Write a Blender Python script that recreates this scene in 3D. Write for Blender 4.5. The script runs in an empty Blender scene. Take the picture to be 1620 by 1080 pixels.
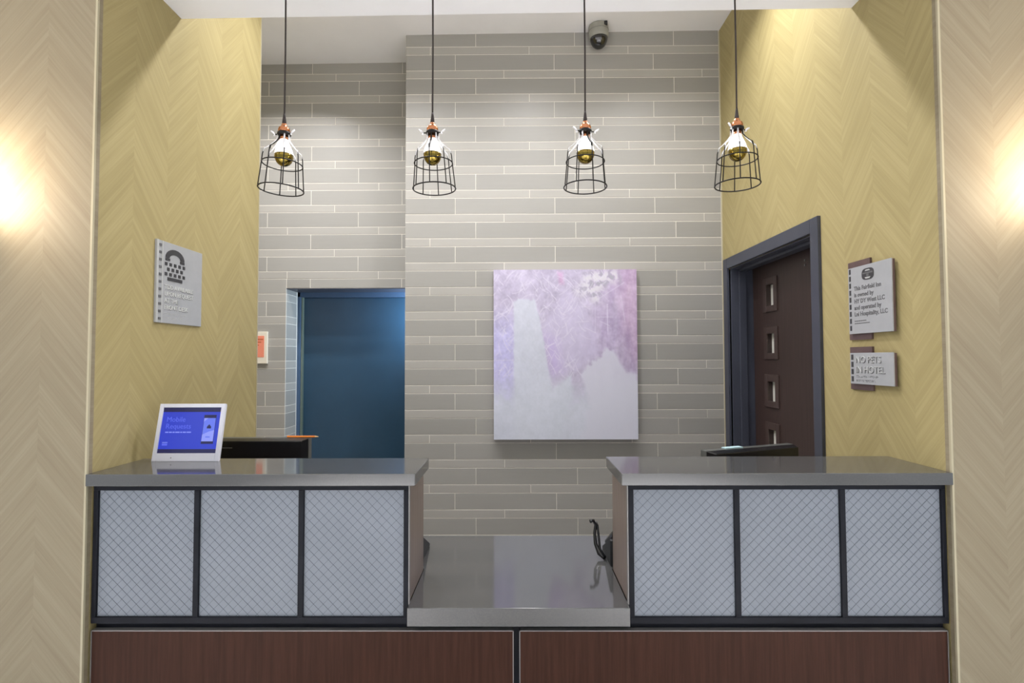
import bpy, bmesh, math, random
from mathutils import Vector, Matrix, noise
random.seed(7)
S = bpy.context.scene
COL = S.collection
PI = math.pi

# ------------------------------------------------------------------ camera
H = 1.52
PITCH, YAW, ROLL = 27/815.0, -5/815.0, 0.003
F = Vector((math.sin(YAW)*math.cos(PITCH), math.cos(YAW)*math.cos(PITCH), math.sin(PITCH)))
R = Vector((math.cos(YAW), -math.sin(YAW), 0)); U = R.cross(F)
cr, sr = math.cos(ROLL), math.sin(ROLL)
R2 = R*cr - U*sr; U2 = U*cr + R*sr
cam_d = bpy.data.cameras.new('camera'); cam = bpy.data.objects.new('camera', cam_d); COL.objects.link(cam)
M = Matrix((R2, U2, -F)).transposed().to_4x4(); M.translation = Vector((0, 0, H))
cam.matrix_world = M
cam_d.sensor_width = 36; cam_d.lens = 815/1620*36; cam_d.clip_start = 0.02
S.camera = cam

# ------------------------------------------------------------------ world, lights, exposure
w = bpy.data.worlds.new('world'); S.world = w; w.use_nodes = True
w.node_tree.nodes['Background'].inputs[0].default_value = (0.90, 0.95, 1.0, 1)
w.node_tree.nodes['Background'].inputs[1].default_value = 0.64
S.view_settings.view_transform = 'Standard'; S.view_settings.look = 'None'
S.view_settings.exposure = 0.0; S.view_settings.gamma = 1.0; S.view_settings.use_curve_mapping = False

def area(name, loc, size, power, col, direction, shape='DISK', size_y=None, spread=180):
    l = bpy.data.lights.new(name, 'AREA'); l.shape = shape; l.size = size
    if size_y: l.size_y = size_y
    l.energy = power; l.color = col; l.spread = math.radians(spread)
    o = bpy.data.objects.new(name, l); COL.objects.link(o); o.location = loc
    o.rotation_euler = Vector(direction).to_track_quat('-Z', 'Y').to_euler()
    return o
def point(name, loc, power, col, r=0.03):
    l = bpy.data.lights.new(name, 'POINT'); l.energy = power; l.color = col; l.shadow_soft_size = r
    o = bpy.data.objects.new(name, l); COL.objects.link(o); o.location = loc; return o

WARM = (1.0, 0.84, 0.66); SOFT = (1.0, 0.95, 0.88); NEUT = (0.98, 0.97, 1.0); COOL = (0.62, 0.80, 1.0)
DOWN = [(-0.72, 2.32, 13), (0.10, 2.32, 15), (0.90, 2.32, 11), (-1.48, 2.66, 27)]          # recessed lamps in the high alcove ceiling; the last added to brighten the recessed wall
for x, y, pw_ in DOWN:
    area('alcove_lamp_light', (x, y, 3.52), 0.11, pw_, NEUT, (0, 0, -1), spread=135)
for x, y in [(-1.7, -0.6), (0.0, -2.1), (1.7, -0.6), (-1.7, -2.6), (1.7, -2.6)]:
    area('lobby_bounce_light', (x, y, 2.80), 0.5, 58, NEUT, (0, 0, -1), spread=68)  # unseen lobby lamps added so floor bounce whitens the low ceiling
SCONCES = [(-1.62, 1.39, 2.03), (1.62, 1.39, 2.05)]
for x, y, z in SCONCES:
    point('sconce_light', (x, y, z), 10.0, WARM, 0.05)
area('added_recess_light', (-0.47, 3.47, 1.82), 0.10, 10, COOL, (-1, 0.5, 0.0), spread=150)  # unseen lamp added for the cool light entering the recess

# ------------------------------------------------------------------ materials
def mat(name, col, rough=0.5, metal=0.0, spec=0.5, emit=None, estr=0, trans=0, ior=1.45, alpha=None):
    m = bpy.data.materials.new(name); m.use_nodes = True
    b = m.node_tree.nodes['Principled BSDF']
    b.inputs['Base Color'].default_value = (*col, 1)
    b.inputs['Roughness'].default_value = rough; b.inputs['Metallic'].default_value = metal
    b.inputs['Specular IOR Level'].default_value = spec
    if emit: b.inputs['Emission Color'].default_value = (*emit, 1); b.inputs['Emission Strength'].default_value = estr
    if trans: b.inputs['Transmission Weight'].default_value = trans; b.inputs['IOR'].default_value = ior
    return m
def srgb(r, g, b):
    f = lambda c: ((c/255+0.055)/1.055)**2.4 if c > 10 else c/255/12.92
    return (f(r), f(g), f(b))
class NT:
    def __init__(s, m): s.t = m.node_tree; s.b = s.t.nodes['Principled BSDF']
    def n(s, k, **kw):
        x = s.t.nodes.new(k)
        for a, v in kw.items(): setattr(x, a, v)
        return x
    def l(s, a, b): s.t.links.new(a, b)
    def math(s, op, a, b=None, c=None):
        x = s.n('ShaderNodeMath', operation=op)
        for i, v in enumerate((a, b, c)):
            if v is None: continue
            if isinstance(v, (int, float)): x.inputs[i].default_value = v
            else: s.l(v, x.inputs[i])
        return x.outputs[0]
    def ramp(s, fac, stops):
        x = s.n('ShaderNodeValToRGB'); e = x.color_ramp.elements
        while len(e) < len(stops): e.new(0.5)
        for i, (p, c) in enumerate(stops): e[i].position = p; e[i].color = (*c, 1)
        s.l(fac, x.inputs[0]); return x.outputs[0]
    def noise(s, vec, scale, detail=2, rough=0.5):
        x = s.n('ShaderNodeTexNoise'); x.inputs['Scale'].default_value = scale
        x.inputs['Detail'].default_value = detail; x.inputs['Roughness'].default_value = rough
        if vec is not None: s.l(vec, x.inputs['Vector'])
        return x.outputs[0]

def chevron(name, axis, peak, lo, mid, hi):
    """wood-veneer chevron wallpaper; axis = horizontal wall axis, peak = where a ridge line stands"""
    m = mat(name, mid, 0.62, spec=0.3); t = NT(m)
    tc = t.n('ShaderNodeTexCoord'); sp = t.n('ShaderNodeSeparateXYZ'); t.l(tc.outputs['Object'], sp.inputs[0])
    u = sp.outputs[axis]; z = sp.outputs[2]
    P = 0.33
    a = t.math('ABSOLUTE', t.math('SUBTRACT', t.math('FLOORED_MODULO', t.math('SUBTRACT', u, peak - P/2), P), P/2))
    s = t.math('ADD', z, t.math('MULTIPLY', a, 1.2))          # constant along a stripe
    q = t.math('SUBTRACT', t.math('MULTIPLY', a, 1.0), t.math('MULTIPLY', z, 0.8))  # along the stripe
    colid = t.math('FLOOR', t.math('DIVIDE', t.math('SUBTRACT', u, peak), P/2))
    def nz(fs, fq, det, off):
        c = t.n('ShaderNodeCombineXYZ')
        t.l(t.math('MULTIPLY', s, fs), c.inputs[0]); t.l(t.math('MULTIPLY', q, fq), c.inputs[1])
        t.l(t.math('ADD', t.math('MULTIPLY', colid, off), off*3.1), c.inputs[2])
        return t.noise(c.outputs[0], 1.0, det)
    n1 = nz(13, 0.9, 1, 0.9); n2 = nz(52, 1.6, 2, 2.35); n3 = nz(190, 3.0, 2, 5.0)
    v = t.math('ADD', t.math('ADD', t.math('MULTIPLY', n1, 0.24), t.math('MULTIPLY', n2, 0.46)), t.math('MULTIPLY', n3, 0.30))
    c = t.ramp(v, [(0.34, lo), (0.5, mid), (0.66, hi)])
    t.l(c, t.b.inputs['Base Color'])
    bp = t.n('ShaderNodeBump'); bp.inputs['Strength'].default_value = 0.12; bp.inputs['Distance'].default_value = 0.001
    t.l(n3, bp.inputs['Height']); t.l(bp.outputs[0], t.b.inputs['Normal'])
    return m
def tile_mat(name, base, spread):
    m = mat(name, base, 0.42, spec=0.35); t = NT(m)
    tc = t.n('ShaderNodeTexCoord'); oi = t.n('ShaderNodeObjectInfo')
    mp = t.n('ShaderNodeMapping'); mp.inputs['Scale'].default_value = (5, 5, 55); t.l(tc.outputs['Object'], mp.inputs[0])
    ad = t.n('ShaderNodeVectorMath', operation='ADD'); t.l(mp.outputs[0], ad.inputs[0])
    cx = t.n('ShaderNodeCombineXYZ'); t.l(t.math('MULTIPLY', oi.outputs['Random'], 40), cx.inputs[0]); t.l(cx.outputs[0], ad.inputs[1])
    n1 = t.noise(ad.outputs[0], 1.0, 4, 0.6)
    v = t.math('ADD', t.math('MULTIPLY', n1, 0.45), t.math('MULTIPLY', oi.outputs['Random'], 0.55))
    k = [tuple(c*(1-spread) for c in base), base, tuple(c*(1+spread) for c in base)]
    t.l(t.ramp(v, [(0.15, k[0]), (0.5, k[1]), (0.85, k[2])]), t.b.inputs['Base Color'])
    bp = t.n('ShaderNodeBump'); bp.inputs['Strength'].default_value = 0.1; bp.inputs['Distance'].default_value = 0.001
    t.l(n1, bp.inputs['Height']); t.l(bp.outputs[0], t.b.inputs['Normal'])
    return m
def noisy(name, a, b, rough, scale=(1, 1, 1), ns=8, metal=0, spec=0.5, det=4, coord='Object'):
    m = mat(name, a, rough, metal, spec); t = NT(m)
    tc = t.n('ShaderNodeTexCoord'); mp = t.n('ShaderNodeMapping'); mp.inputs['Scale'].default_value = scale
    t.l(tc.outputs[coord], mp.inputs[0]); v = t.noise(mp.outputs[0], ns, det, 0.6)
    t.l(t.ramp(v, [(0.35, a), (0.65, b)]), t.b.inputs['Base Color']); return m

Y_LO, Y_MID, Y_HI = srgb(164, 150, 104), srgb(172, 158, 111), srgb(181, 167, 120)
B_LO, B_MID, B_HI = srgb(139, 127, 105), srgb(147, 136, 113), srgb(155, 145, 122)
mt = {}
mt['left'] = chevron('chevron_paper_left', 1, 1.68, Y_LO, Y_MID, Y_HI)
mt['right'] = chevron('chevron_paper_right', 1, 1.815, Y_LO, Y_MID, Y_HI)
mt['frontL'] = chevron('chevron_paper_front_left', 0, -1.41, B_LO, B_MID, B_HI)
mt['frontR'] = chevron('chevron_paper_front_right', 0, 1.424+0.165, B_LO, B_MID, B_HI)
mt['wide'] = tile_mat('tile_dark', srgb(151, 149, 143), 0.06)
mt['narrow'] = tile_mat('tile_light', srgb(163, 160, 153), 0.05)
mt['grout'] = noisy('grout', srgb(214, 209, 198), srgb(222, 217, 206), 0.9, ns=60)
mt['ceil'] = noisy('ceiling_paint', srgb(232, 230, 228), srgb(236, 234, 232), 0.85, ns=3)
mt['ceil_lobby'] = noisy('lobby_ceiling_paint', srgb(246, 246, 247), srgb(248, 248, 249), 0.8, ns=3)
mt['floor'] = noisy('floor_tile', srgb(206, 205, 204), srgb(214, 213, 212), 0.35, ns=2)
mt['bead'] = mat('corner_bead', srgb(184, 176, 148), 0.4)
mt['quartz'] = noisy('grey_quartz', srgb(74, 75, 75), srgb(79, 79, 78), 0.085, ns=260, spec=1.0)
mt['quartz'].node_tree.nodes['Principled BSDF'].inputs['IOR'].default_value = 1.9
mt['quartz'].node_tree.nodes['Principled BSDF'].inputs['Specular IOR Level'].default_value = 0.6
mt['black'] = noisy('black_metal', srgb(25, 27, 33), srgb(31, 33, 40), 0.45, (1, 1, 1), 10, spec=0.15)
mt['black_gloss'] = mat('black_plastic', srgb(22, 23, 26), 0.25)
mt['black_soft'] = mat('black_plastic_matt', srgb(34, 36, 38), 0.5)
mt['grey_face'] = noisy('monitor_rim', srgb(74, 76, 74), srgb(84, 86, 83), 0.35, ns=6)
mt['panel'] = noisy('frosted_panel', srgb(129, 136, 145), srgb(135, 142, 151), 0.45, ns=5)
mt['wire_grey'] = mat('panel_wire', srgb(88, 92, 101), 0.45, 0.3)
mt['silver'] = mat('silver_edge', srgb(138, 136, 134), 0.4, 0.5)
mt['maho'] = noisy('mahogany_laminate', srgb(57, 34, 25), srgb(70, 43, 32), 0.5, (60, 60, 3), 1.6, det=5, spec=0.15)
mt['side_wood'] = noisy('taupe_laminate', srgb(112, 98, 90), srgb(128, 114, 104), 0.35, (60, 60, 3), 1.6, det=5)
mt['blue_door'] = noisy('blue_door_paint', srgb(31, 60, 80), srgb(35, 65, 86), 0.33, ns=4, spec=0.6)
mt['blue_frame'] = mat('blue_frame_paint', srgb(62, 84, 110), 0.4)
mt['seal'] = mat('greenish_metal', srgb(128, 140, 126), 0.35, 0.5)
mt['slate'] = noisy('slate_paint', srgb(62, 65, 76), srgb(68, 71, 82), 0.42, ns=4)
mt['walnut'] = noisy('walnut_door', srgb(54, 41, 38), srgb(64, 49, 45), 0.42, (50, 50, 2.5), 1.4, det=5)
mt['walnut_trim'] = mat('walnut_lite_frame', srgb(70, 56, 52), 0.4)
mt['frost'] = mat('frosted_glass', srgb(235, 235, 226), 0.35, spec=0.6)
mt['copper'] = mat('copper', srgb(205, 138, 98), 0.22, 1.0)
mt['gold'] = mat('gold_mirror', srgb(150, 130, 62), 0.1, 1.0)
mt['bulb'] = mat('bulb_glass_lit', (0.9, 0.9, 0.9), 0.15, emit=(1.0, 0.96, 0.92), estr=1.6)
mt['arm'] = mat('glare_white_arm', srgb(238, 238, 240), 0.3, 0.15)  # bulb glare on cage arms and wing nuts put into the white
mt['cord'] = mat('black_cord', srgb(50, 42, 40), 0.7)
mt['cage'] = mat('cage_wire', srgb(26, 24, 23), 0.5, 0.1, 0.3)
mt['cam_grey'] = noisy('camera_housing', srgb(140, 139, 130), srgb(150, 149, 140), 0.4, ns=20)
mt['dome'] = mat('smoked_dome', srgb(22, 22, 22), 0.06, spec=0.9)
mt['sign'] = noisy('sign_face', srgb(164, 166, 168), srgb(169, 171, 173), 0.38, ns=20)
mt['sign_edge'] = mat('sign_pale_strip', srgb(184, 186, 184), 0.35)
mt['sign_back'] = noisy('sign_backing', srgb(92, 72, 70), srgb(102, 82, 78), 0.4, ns=12)
mt['sign_dark'] = mat('sign_ink', srgb(58, 58, 60), 0.45)
mt['sign_grey'] = mat('sign_grey_ink_and_shade', srgb(98, 98, 99), 0.45)
mt['relief'] = mat('raised_letters', srgb(166, 168, 166), 0.35)
mt['relief_lo'] = mat('raised_letters_pale', srgb(208, 210, 206), 0.35)
mt['cream'] = mat('notice_mat', srgb(222, 214, 196), 0.55)
mt['orange_paper'] = noisy('orange_paper', srgb(224, 132, 104), srgb(228, 140, 112), 0.6, ns=6)
mt['orange_ink'] = mat('rust_ink', srgb(172, 92, 52), 0.6)
mt['white'] = mat('white_plastic', srgb(226, 228, 238), 0.28)
mt['pencil'] = mat('orange_lacquer', srgb(235, 135, 50), 0.35)
mt['pencil_tip'] = mat('pencil_wood', srgb(225, 185, 130), 0.6)
mt['card'] = mat('pale_blue_card', srgb(178, 208, 214), 0.5)
mt['lens'] = mat('lamp_lens', (0.9, 0.9, 0.88), 0.4, emit=(1, 0.95, 0.85), estr=4)
mt['canvas_side'] = mat('canvas_side', srgb(205, 200, 215), 0.7)
def screen_mat(name, c, e): return mat(name, (0.01, 0.01, 0.02), 0.25, emit=srgb(*c), estr=e)
mt['s_blue'] = screen_mat('screen_blue', (44, 64, 200), 0.95)
mt['s_navy'] = screen_mat('screen_navy', (30, 32, 82), 0.8)
mt['s_txt'] = screen_mat('screen_text_blue', (92, 108, 232), 0.95)
mt['s_line'] = screen_mat('screen_text_pale', (140, 155, 245), 0.95)
mt['s_ph'] = screen_mat('screen_phone_body', (104, 124, 240), 0.95)
mt['s_ph2'] = screen_mat('screen_phone_pale', (146, 158, 250), 0.95)

# ------------------------------------------------------------------ mesh helpers
class MB:
    def __init__(s): s.v = []; s.f = []; s.sm = []
    def add(s, vs, fs, smooth=False):
        o = len(s.v); s.v += [tuple(v) for v in vs]; s.f += [tuple(o+i for i in f) for f in fs]; s.sm += [smooth]*len(fs); return s
    def box(s, x0, y0, z0, x1, y1, z1):
        return s.add([(x0,y0,z0),(x1,y0,z0),(x1,y1,z0),(x0,y1,z0),(x0,y0,z1),(x1,y0,z1),(x1,y1,z1),(x0,y1,z1)],
                     [(0,3,2,1),(4,5,6,7),(0,1,5,4),(1,2,6,5),(2,3,7,6),(3,0,4,7)])
    def prism(s, pts, a, b, axis=1):
        """outline pts in the two other axes, extruded from a to b along axis"""
        n = len(pts)
        def mk(p, c):
            q = list(p); q.insert(axis, c); return tuple(q)
        vs = [mk(p, a) for p in pts] + [mk(p, b) for p in pts]
        fs = [tuple(range(n)), tuple(range(2*n-1, n-1, -1))] + [(i, n+i, n+(i+1) % n, (i+1) % n) for i in range(n)]
        return s.add(vs, fs)
    def tube(s, pts, r, n=8, closed=False, cap=True):
        pts = [Vector(p) for p in pts]; N = len(pts); vs = []; ref = None
        for i, p in enumerate(pts):
            if closed: d = pts[(i+1) % N]-pts[i-1]
            else: d = pts[min(i+1, N-1)]-pts[max(i-1, 0)]
            d.normalize()
            if ref is None: ref = Vector((0, 0, 1)) if abs(d.z) < 0.9 else Vector((1, 0, 0))
            a = d.cross(ref).normalized(); b = a.cross(d)
            ref = b if not closed else ref
            rr = r[i] if isinstance(r, (list, tuple)) else r
            vs += [p + a*rr*math.cos(2*PI*k/n) + b*rr*math.sin(2*PI*k/n) for k in range(n)]
        fs = []
        for i in range(N if closed else N-1):
            j = (i+1) % N
            fs += [(i*n+k, i*n+(k+1) % n, j*n+(k+1) % n, j*n+k) for k in range(n)]
        s.add(vs, fs, True)
        if cap and not closed:
            o = len(s.v)-len(vs)
            s.f += [tuple(o+k for k in range(n-1, -1, -1)), tuple(o+(N-1)*n+k for k in range(n))]; s.sm += [False]*2
        return s
    def lathe(s, prof, c=(0, 0, 0), n=24):
        vs = []; cx, cy, cz = c
        for r, z in prof: vs += [(cx+r*math.cos(2*PI*k/n), cy+r*math.sin(2*PI*k/n), cz+z) for k in range(n)]
        fs = []
        for i in range(len(prof)-1): fs += [(i*n+k, i*n+(k+1) % n, (i+1)*n+(k+1) % n, (i+1)*n+k) for k in range(n)]
        s.add(vs, fs, True)
        o = len(s.v)-len(vs)
        s.f += [tuple(o+k for k in range(n-1, -1, -1)), tuple(o+(len(prof)-1)*n+k for k in range(n))]; s.sm += [False]*2
        return s
    def build(s, name, m, parent=None, bevel=0):
        me = bpy.data.meshes.new(name); me.from_pydata(s.v, [], s.f); me.update()
        me.polygons.foreach_set('use_smooth', s.sm)
        bm = bmesh.new(); bm.from_mesh(me); bmesh.ops.recalc_face_normals(bm, faces=bm.faces); bm.to_mesh(me); bm.free()
        me.materials.append(m)
        o = bpy.data.objects.new(name, me); COL.objects.link(o)
        if parent is not None: o.parent = parent
        if bevel:
            b = o.modifiers.new('bevel', 'BEVEL'); b.width = bevel; b.segments = 2; b.limit_method = 'ANGLE'
        return o
def obj(name, me, parent=None, loc=None):
    o = bpy.data.objects.new(name, me); COL.objects.link(o)
    if parent is not None: o.parent = parent
    if loc is not None: o.location = loc
    return o
def tag(o, label, cat, group=None):
    o['label'] = label; o['category'] = cat
    if group: o['group'] = group
    return o
def thing(name, label, cat, loc=(0, 0, 0), group=None):
    o = bpy.data.objects.new(name, None); COL.objects.link(o); o.location = loc; o.empty_display_size = 0.05
    return tag(o, label, cat, group)
def struct(o): o['kind'] = 'structure'; return o
def copy_tree(o, parent=None):
    c = o.copy(); COL.objects.link(c)
    if parent is not None: c.parent = parent
    for ch in list(o.children): copy_tree(ch, c)
    return c
def text_mesh(body, size, m, name, parent, thick=0.0006, align='LEFT', width=1.0, bold=0.0):
    cu = bpy.data.curves.new('text', 'FONT'); cu.body = body; cu.size = size; cu.extrude = thick; cu.align_x = align
    cu.resolution_u = 3; cu.offset = bold; cu.space_character = 1.0
    t = bpy.data.objects.new('text', cu); COL.objects.link(t)
    dg = bpy.context.evaluated_depsgraph_get(); me = bpy.data.meshes.new_from_object(t.evaluated_get(dg))
    bpy.data.objects.remove(t); me.materials.clear(); me.materials.append(m)
    for v in me.vertices: v.co.x *= width
    return obj(name, me, parent)

XL, XR = -1.262, 1.270
YF, YM, YD = 1.52, 3.135, 3.43
zb = lambda x: 2.823 + 0.0093*x        # underside of the low lobby ceiling
zc = lambda x: 3.537 + 0.0085*x        # high alcove ceiling

# ------------------------------------------------------------------ floor, walls, ceilings
struct(MB().box(-4.5, -5.0, -0.05, 4.5, 4.4, 0).build('floor', mt['floor']))
m = MB()
def slab(m, x0, x1, y0, y1, zf, t):
    m.add([(x0,y0,zf(x0)),(x1,y0,zf(x1)),(x1,y1,zf(x1)),(x0,y1,zf(x0)),(x0,y0,zf(x0)+t),(x1,y0,zf(x1)+t),(x1,y1,zf(x1)+t),(x0,y1,zf(x0)+t)],
          [(0,3,2,1),(4,5,6,7),(0,1,5,4),(1,2,6,5),(2,3,7,6),(3,0,4,7)])
slab(m, -4.5, 4.5, -5.0, 1.905, zb, 0.80)
lob = struct(m.build('ceiling', mt['ceil_lobby']))
m = MB(); slab(m, -2.8, 1.45, 1.905, 3.8, zc, 0.08)
struct(m.build('ceiling', mt['ceil']))

struct(MB().box(-4.5, YF, 0, XL, YF+0.02, 2.86).build('wall_front_left', mt['frontL']))
struct(MB().box(XR, YF, 0, 4.5, YF+0.02, 2.88).build('wall_front_right', mt['frontR']))
struct(MB().box(XL-0.12, YF+0.02, 0, XL, 2.51, 3.55).build('wall_left', mt['left']))
struct(MB().box(-2.8, YF+0.02, 0, XL-0.12, YF+0.12, 3.55).build('wall_corridor_front', mt['ceil']))
struct(MB().box(-2.9, YF+0.02, 0, -2.8, 3.8, 3.55).build('wall_corridor_left', mt['left']))
# right wall with the opening of the brown door
dy0, dy1, dz = 2.185, 3.03, 2.045
m = MB(); m.box(XR, YF+0.02, 0, XR+0.16, dy0, 3.56); m.box(XR, dy1, 0, XR+0.16, 3.8, 3.56); m.box(XR, dy0, dz, XR+0.16, dy1, 3.56)
struct(m.build('wall_right', mt['right']))
# corner beads
t1 = struct(MB().box(XL-0.004, YF-0.003, 0, XL+0.002, YF+0.004, 2.80).build('trim_1', mt['bead']))
t2 = struct(MB().box(XR-0.002, YF-0.003, 0, XR+0.004, YF+0.004, 2.83).build('trim_2', mt['bead']))
t3 = struct(MB().box(XR-0.006, YM-0.004, 0, XR, YM+0.002, 3.54).build('trim_3', mt['bead']))
t4 = struct(MB().box(XL-0.004, 2.506, 0, XL+0.002, 2.512, 3.52).build('trim_4', mt['bead']))

# --- tiled walls -------------------------------------------------------------
wb = struct(MB().box(-0.673+0.0012, YM+0.0012, 0, XR+0.01, YM+0.10, 3.55).build('wall_back', mt['grout']))
OPL, OPZ = -1.532, 1.996
m = MB(); m.box(-2.8, YD+0.0012, 0, OPL-0.0012, YD+0.18, 3.55); m.box(OPL-0.0012, YD+0.0012, OPZ, 0.3, YD+0.18, 3.55)
wd = struct(m.build('wall_back_recessed', mt['grout']))
J = 0.0015
tile_cache = {}
def tile_mesh(wd_, ht, th, kind):
    key = (round(wd_, 4), round(ht, 4), round(th, 4), kind)
    if key in tile_cache: return tile_cache[key]
    a, b, c = wd_/2, ht/2, 0.0012
    vs = [(-a,th,-b),(a,th,-b),(a,th,b),(-a,th,b),(-a,c,-b),(a,c,-b),(a,c,b),(-a,c,b),(-a+c,0,-b+c),(a-c,0,-b+c),(a-c,0,b-c),(-a+c,0,b-c)]
    fs = [(8,9,10,11),(4,5,9,8),(5,6,10,9),(6,7,11,10),(7,4,8,11),(0,1,5,4),(1,2,6,5),(2,3,7,6),(3,0,4,7),(0,3,2,1)]
    me = bpy.data.meshes.new('tile'); me.from_pydata(vs, [], fs); me.materials.append(mt[kind]); me.update()
    bm = bmesh.new(); bm.from_mesh(me); bmesh.ops.recalc_face_normals(bm, faces=bm.faces); bm.to_mesh(me); bm.free()
    tile_cache[key] = me; return me
P_, L_ = 0.1497, 0.6130
def rows():
    out = []
    for k in range(0, 24):
        top = 3.455 - P_*k
        out.append(('wide', k, top, top + P_ - 0.0500 if k else 3.60))
        out.append(('narrow', k, top - 0.0500, top))
    return out
def tile_wall(parent, y, x0, x1, offs, cut=None, zcap=zc, rz=0):
    for kind, k, a, b in rows():
        if b <= 0.02: continue
        a = max(a, 0.0); b = min(b, zcap((x0+x1)/2) + 0.01)
        off = offs[kind][k % 2]
        n0 = math.floor((x0-off)/L_)
        x = off + n0*L_
        while x < x1:
            p, q = max(x, x0), min(x+L_, x1)
            if q-p > 0.006:
                aa = a
                if cut and p >= cut[0]-0.01 and a < cut[1]:       # head of the opening
                    if b <= cut[1]+0.01: x += L_; continue
                    aa = cut[1]
                if cut and p < cut[0] < q and a < cut[1]:
                    if b > cut[1]+0.01:                             # L-cut tile: keep piece above as well
                        me = tile_mesh(q-cut[0]-2*J, b-cut[1]-2*J, 0.009, kind)
                        obj('tile', me, parent, ((cut[0]+q)/2, y, (cut[1]+b)/2))
                    q2 = cut[0]
                else: q2 = q
                if q2-p > 0.006:
                    me = tile_mesh(q2-p-2*J, b-aa-2*J, 0.009, kind)
                    obj('tile', me, parent, ((p+q2)/2, y + random.uniform(-0.0004, 0.0004), (aa+b)/2))
            x += L_
tile_wall(wb, YM, -0.673, XR-0.006, {'wide': (-0.239, -0.366), 'narrow': (-0.521, -0.065)})
tile_wall(wd, YD, -2.2, -0.60, {'wide': (-1.372, -1.053), 'narrow': (-1.212, -0.916)}, cut=(OPL, OPZ))
# tiled reveal of the opening (faces right), one short tile per course
for kind, k, a, b in rows():
    a = max(a, 0.0); b = min(b, OPZ)
    if b-a < 0.01: continue
    me = tile_mesh(0.16, b-a-2*J, 0.009, kind)
    o = obj('tile', me, wd, (OPL, YD+0.085, (a+b)/2)); o.rotation_euler.z = PI/2
# left return face of the main tiled wall
for kind, k, a, b in rows():
    a = max(a, 0.0); b = min(b, 3.535)
    if b-a < 0.01 or b < 0.3: continue
    me = tile_mesh(0.10-2*J, b-a-2*J, 0.009, kind)
    o = obj('tile', me, wb, (-0.673, YM+0.052, (a+b)/2)); o.rotation_euler.z = -PI/2

# --- blue door in the recess ---------------------------------------------------
d1 = bpy.data.objects.new('door_1', None); COL.objects.link(d1); d1.location = (-1.05, 3.65, 0); struct(d1)
def rel(o, d): o.matrix_parent_inverse = Matrix.Translation(-d.location); return o
def part(mb, name, m_, d, bevel=0): return rel(mb.build(name, m_, d, bevel), d)
part(MB().box(-1.508, 3.655, 0.01, -0.55, 3.695, 1.955), 'door_leaf', mt['blue_door'], d1, 0.002)
part(MB().box(-1.513, 3.628, 0, -1.503, 3.70, 1.965), 'edge_seal', mt['seal'], d1)
fr = MB(); fr.box(-1.548, 3.612, 0, -1.514, 3.70, 1.995); fr.box(-1.548, 3.612, 1.957, -0.45, 3.70, 1.996); fr.box(-0.545, 3.612, 0, -0.45, 3.70, 1.957)
part(fr, 'door_frame', mt['blue_frame'], d1, 0.002)
part(MB().box(OPL+0.001, YD+0.002, OPZ-0.006, 0.28, 3.612, OPZ-0.0002), 'header_lining', mt['slate'], d1)
part(MB().lathe([(0.026, 0), (0.028, 0.004), (0.012, 0.012), (0.012, 0.04)], (0, 0, 0)), 'door_handle', mt['silver'], d1).matrix_parent_inverse = Matrix.Translation(-d1.location) @ Matrix.Translation((-0.62, 3.654, 1.0)) @ Matrix.Rotation(PI/2, 4, 'X')
struct(MB().box(-0.45, 3.63, 0, 0.3, 3.70, 2.3).build('wall_corridor_back', mt['blue_door']))
struct(MB().box(0.22, YM+0.10, 0, 0.30, 3.63, 2.3).build('wall_corridor_right', mt['ceil']))
cl = thing('added_recess_lamp', 'unseen lamp added behind the tiled wall to light the recess and blue door', 'lamp', (-0.455, 3.47, 1.82))  # invented fixture to carry the cool recess light
MB().box(0.0, -0.055, -0.055, 0.68, 0.055, 0.055).build('added_lamp_arm', mt['silver'], cl, 0.004)

# --- brown door in the right wall ----------------------------------------------
d2 = bpy.data.objects.new('door_2', None); COL.objects.link(d2); d2.location = (XR+0.13, 2.6, 0); struct(d2)
XDR = 1.40
lz = [(1.772, 1.960), (1.512, 1.690), (1.250, 1.428), (0.985, 1.166), (0.72, 0.90)]
g0, g1 = 2.777, 2.865
lf = MB(); lf.box(XDR, dy0+0.004, 0.01, XDR+0.04, g0, dz-0.004); lf.box(XDR, g1, 0.01, XDR+0.04, dy1-0.004, dz-0.004)
zz = 0.01
for a, b in reversed(lz): lf.box(XDR, g0, zz, XDR+0.04, g1, a+0.03); zz = b-0.035
lf.box(XDR, g0, zz, XDR+0.04, g1, dz-0.004)
part(lf, 'door_leaf', mt['walnut'], d2)
for a, b in lz:
    y0, y1 = 2.745, 2.895
    m = MB()
    m.box(XDR-0.007, y0, a, XDR+0.002, g0+0.004, b); m.box(XDR-0.007, g1-0.004, a, XDR+0.002, y1, b)
    m.box(XDR-0.007, g0+0.004, a, XDR+0.002, g1-0.004, a+0.034); m.box(XDR-0.007, g0+0.004, b-0.038, XDR+0.002, g1-0.004, b)
    fo = part(m, 'lite_frame', mt['walnut_trim'], d2, 0.0015)
    g = MB().box(XDR+0.024, g0-0.003, a+0.02, XDR+0.030, g1+0.003, b-0.02).build('pane', mt['frost'], fo)
m = MB()
m.box(XR-0.014, 2.130, 0, XR+0.02, dy0+0.002, 2.110); m.box(XR-0.014, dy1-0.002+0.02, 0, XR+0.02, 3.103, 2.110); m.box(XR-0.014, dy0+0.002, dz+0.003, XR+0.02, dy1+0.018, 2.110)
part(m, 'door_casing', mt['slate'], d2, 0.002)
m = MB()
m.box(XR+0.0, dy0-0.001, 0, XR+0.16, dy0+0.004, dz); m.box(XR+0.0, dy1-0.004+0.0, 0, XR+0.16, dy1+0.02, dz); m.box(XR, dy0, dz-0.004, XR+0.16, dy1, dz+0.004)
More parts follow.
